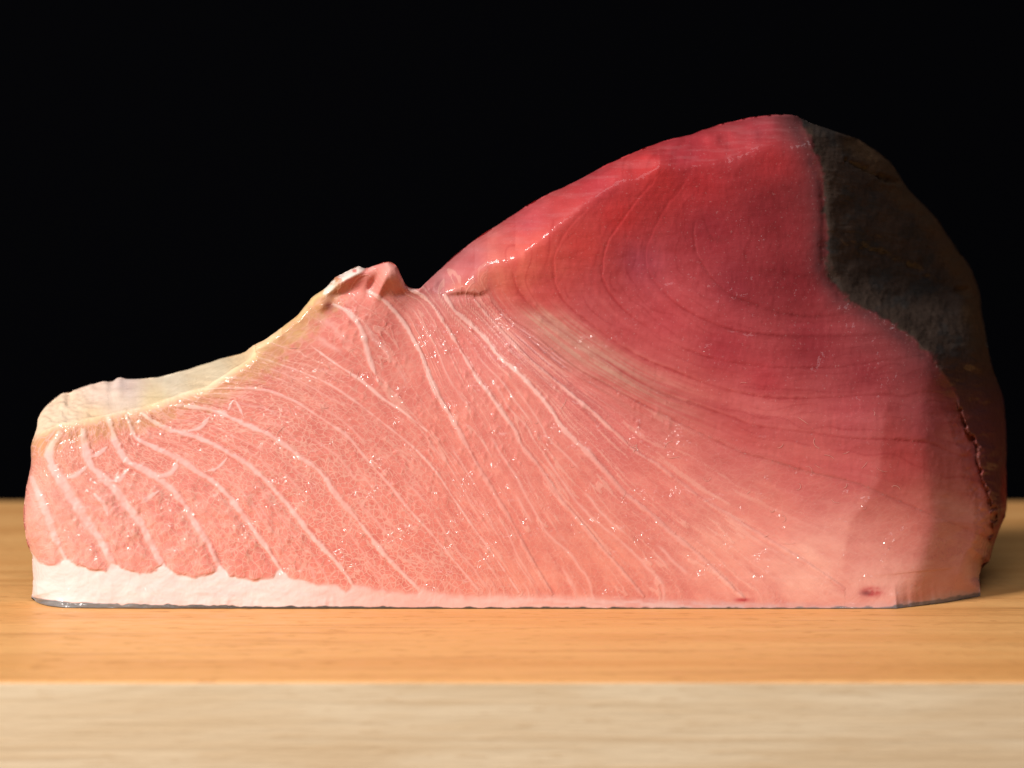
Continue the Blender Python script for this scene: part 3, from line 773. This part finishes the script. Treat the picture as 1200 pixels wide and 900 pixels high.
def patch(name, mask, mat, label=None, minfaces=12):
    q = quad[mask]
    if len(q) < minfaces: return None
    idx, inv = np.unique(q.ravel(), return_inverse=True)
    me = bpy.data.meshes.new(name)
    me.vertices.add(len(idx)); me.vertices.foreach_set('co', Pf[idx].astype(np.float32).ravel())
    me.loops.add(len(inv)); me.loops.foreach_set('vertex_index', inv.astype(np.int32))
    me.polygons.add(len(q)); me.polygons.foreach_set('loop_start', np.arange(len(q), dtype=np.int32) * 4)
    me.polygons.foreach_set('use_smooth', np.ones(len(q), bool))
    me.materials.append(mat)
    me.update(calc_edges=True)
    fill(me, idx)
    me.normals_split_custom_set_from_vertices(Nf[idx].astype(np.float32))
    o = bpy.data.objects.new(name, me)
    S.collection.objects.link(o); o.parent = block
    if label: o['label'] = label
    return o
free = (reg_f == R_FLESH)
is_seam = free & (seam_f >= 0)
for k in range(NS + len(WEBS)):
    patch('fat_seam', is_seam & (seam_f == k), M_belly)
for k in range(NC + 1):
    m = free & ~is_seam & (seg_f == k)
    red = k > NS
    patch('muscle_segment', m, M_red if red else M_belly, 'deep red lean flake of the loin' if red else 'pink fatty flake of the belly')
patch('skin', reg_f == R_SKIN, M_skin)
patch('fat_layer', reg_f == R_FAT, M_fat)
patch('belly_membrane', reg_f == R_MEM, M_mem)
patch('fat_cap', reg_f == R_CAP, M_fat)
patch('flesh_knob', reg_f == R_KNOB, M_red)
patch('dark_flesh', reg_f == R_DARK, M_dark)
patch('trimmed_surface', reg_f == R_TOPRED, M_red)
patch('blood_spot', (reg_f == R_SPOT) & (Ucen > 950), M_red)
patch('blood_spot', (reg_f == R_SPOT) & (Ucen < 950), M_red)

# ------------------------------------------------------------------ rear of the block (closes the body)
q = 8
su = np.arange(0, NU + 1, q); sv = np.arange(0, NV + 1, q)
rimB, rimT, rimL, rimR = P3[0, su], P3[-1, su], P3[sv, 0], P3[sv, -1]
s2, t2 = np.meshgrid(su / NU, sv / NV)
back = np.empty((len(sv), len(su), 3))
for c in range(3):
    back[..., c] = ((1 - t2) * rimB[None, :, c] + t2 * rimT[None, :, c] + (1 - s2) * rimL[:, None, c] + s2 * rimR[:, None, c]
                    - ((1 - s2) * (1 - t2) * rimB[0, c] + s2 * (1 - t2) * rimB[-1, c] + (1 - s2) * t2 * rimT[0, c] + s2 * t2 * rimT[-1, c]))
bul = (np.sin(np.pi * s2).clip(0, 1) ** 0.45) * (np.sin(np.pi * t2).clip(0, 1) ** 0.45)
back[..., 1] += 0.115 * bul
back[..., 2] = np.maximum(back[..., 2] * (1 - 0.22 * bul) - 0.012 * bul, 0.0003)
back[..., 0] = back[..., 0] * (1 - 0.05 * bul)
mv, nu_ = back.shape[:2]
fq = [(i * nu_ + j, (i + 1) * nu_ + j, (i + 1) * nu_ + j + 1, i * nu_ + j + 1) for i in range(mv - 1) for j in range(nu_ - 1)]
rear = mesh_obj('rear_flesh', back.reshape(-1, 3), fq, [M_red], block, True)
ridx = (sv[:, None] * W1 + su[None, :]).ravel()
fill(rear.data, ridx)

# ------------------------------------------------------------------ loose fibres on the cut face and crumbs at the foot
def surf(u, v):
    k = np.argmin((U[::4, ::4] - u) ** 2 + (V[::4, ::4] - v) ** 2)
    i, j = divmod(k, U[::4, ::4].shape[1])
    return P3[i * 4, j * 4], N3[i * 4, j * 4]
fv_, ff_ = [], []
def tube(pts, r):
    pts = np.array(pts); b0 = len(fv_); k = 4
    for i, p in enumerate(pts):
        d = pts[min(i + 1, len(pts) - 1)] - pts[max(i - 1, 0)]; d /= np.linalg.norm(d) + 1e-9
        a = np.cross(d, (0.1, -1, 0.2)); a /= np.linalg.norm(a) + 1e-9; b = np.cross(d, a)
        rr = r * (0.35 + 0.65 * math.sin(math.pi * (0.12 + 0.8 * i / (len(pts) - 1))))
        for m in range(k):
            th = 2 * math.pi * m / k
            fv_.append(p + rr * (math.cos(th) * a + math.sin(th) * b))
    for i in range(len(pts) - 1):
        for m in range(k):
            x = b0 + i * k + m; y = b0 + i * k + (m + 1) % k
            ff_.append((x, y, y + k, x + k))
zones = [(743, 522, 14, 10, 5), (780, 560, 60, 40, 5), (930, 600, 60, 60, 10), (990, 520, 50, 40, 5), (1030, 590, 30, 40, 4), (860, 470, 80, 50, 3),
         (420, 430, 40, 30, 10), (330, 480, 60, 30, 10), (640, 480, 40, 40, 6)]
for cu, cv, su_, sv_, nb in zones:
    for _ in range(nb):
        u0, v0 = cu + rs.normal() * su_ * .6, cv + rs.normal() * sv_ * .6
        th = rs.uniform(0, 6.28); L = rs.uniform(5, 17); curl = rs.normal() * 0.35; pts = []
        for i in range(6):
            p, nn = surf(u0, v0)
            p = unproject(np.array(u0), np.array(v0), p[1]) + nn * 0.00022
            pts.append(p); u0 += math.cos(th) * L / 5; v0 += math.sin(th) * L / 5; th += curl
        tube(pts, rs.uniform(0.00005, 0.00009))
n = NT('fat_strand')
n.set(Base_Color=n.mix(n.noise(n.obj(), 300.0, 2), tuple(lin((244, 176, 160)) * .75), tuple(lin((250, 206, 190)) * .75)), Roughness=0.4)
M_strand = n.m
lf = mesh_obj('loose_fibre', fv_, ff_, [M_strand], block, True)
lf['kind'] = 'stuff'
fv_, ff_ = [], []
import bmesh
bm = bmesh.new()
for k in range(46):
    u0 = rs.choice([rs.uniform(250, 520), rs.uniform(640, 860), rs.normal(1003, 22), rs.normal(1003, 6)])
    r = rs.uniform(0.0004, 0.0011)
    x, y = (u0 - 600) * 0.0004, rs.uniform(-0.0022, -0.0002)
    b = bmesh.ops.create_icosphere(bm, subdivisions=1, radius=r)
    for v_ in b['verts']:
        v_.co.x *= rs.uniform(1.0, 2.6); v_.co.z *= 0.7
        v_.co += Vector((x, y, r * 0.6)) + Vector(rs.normal(size=3) * r * 0.25)
me = bpy.data.meshes.new('fat_crumb'); bm.to_mesh(me); bm.free(); me.materials.append(M_strand)
fc = bpy.data.objects.new('fat_crumb', me); S.collection.objects.link(fc); fc.parent = block; fc['kind'] = 'stuff'
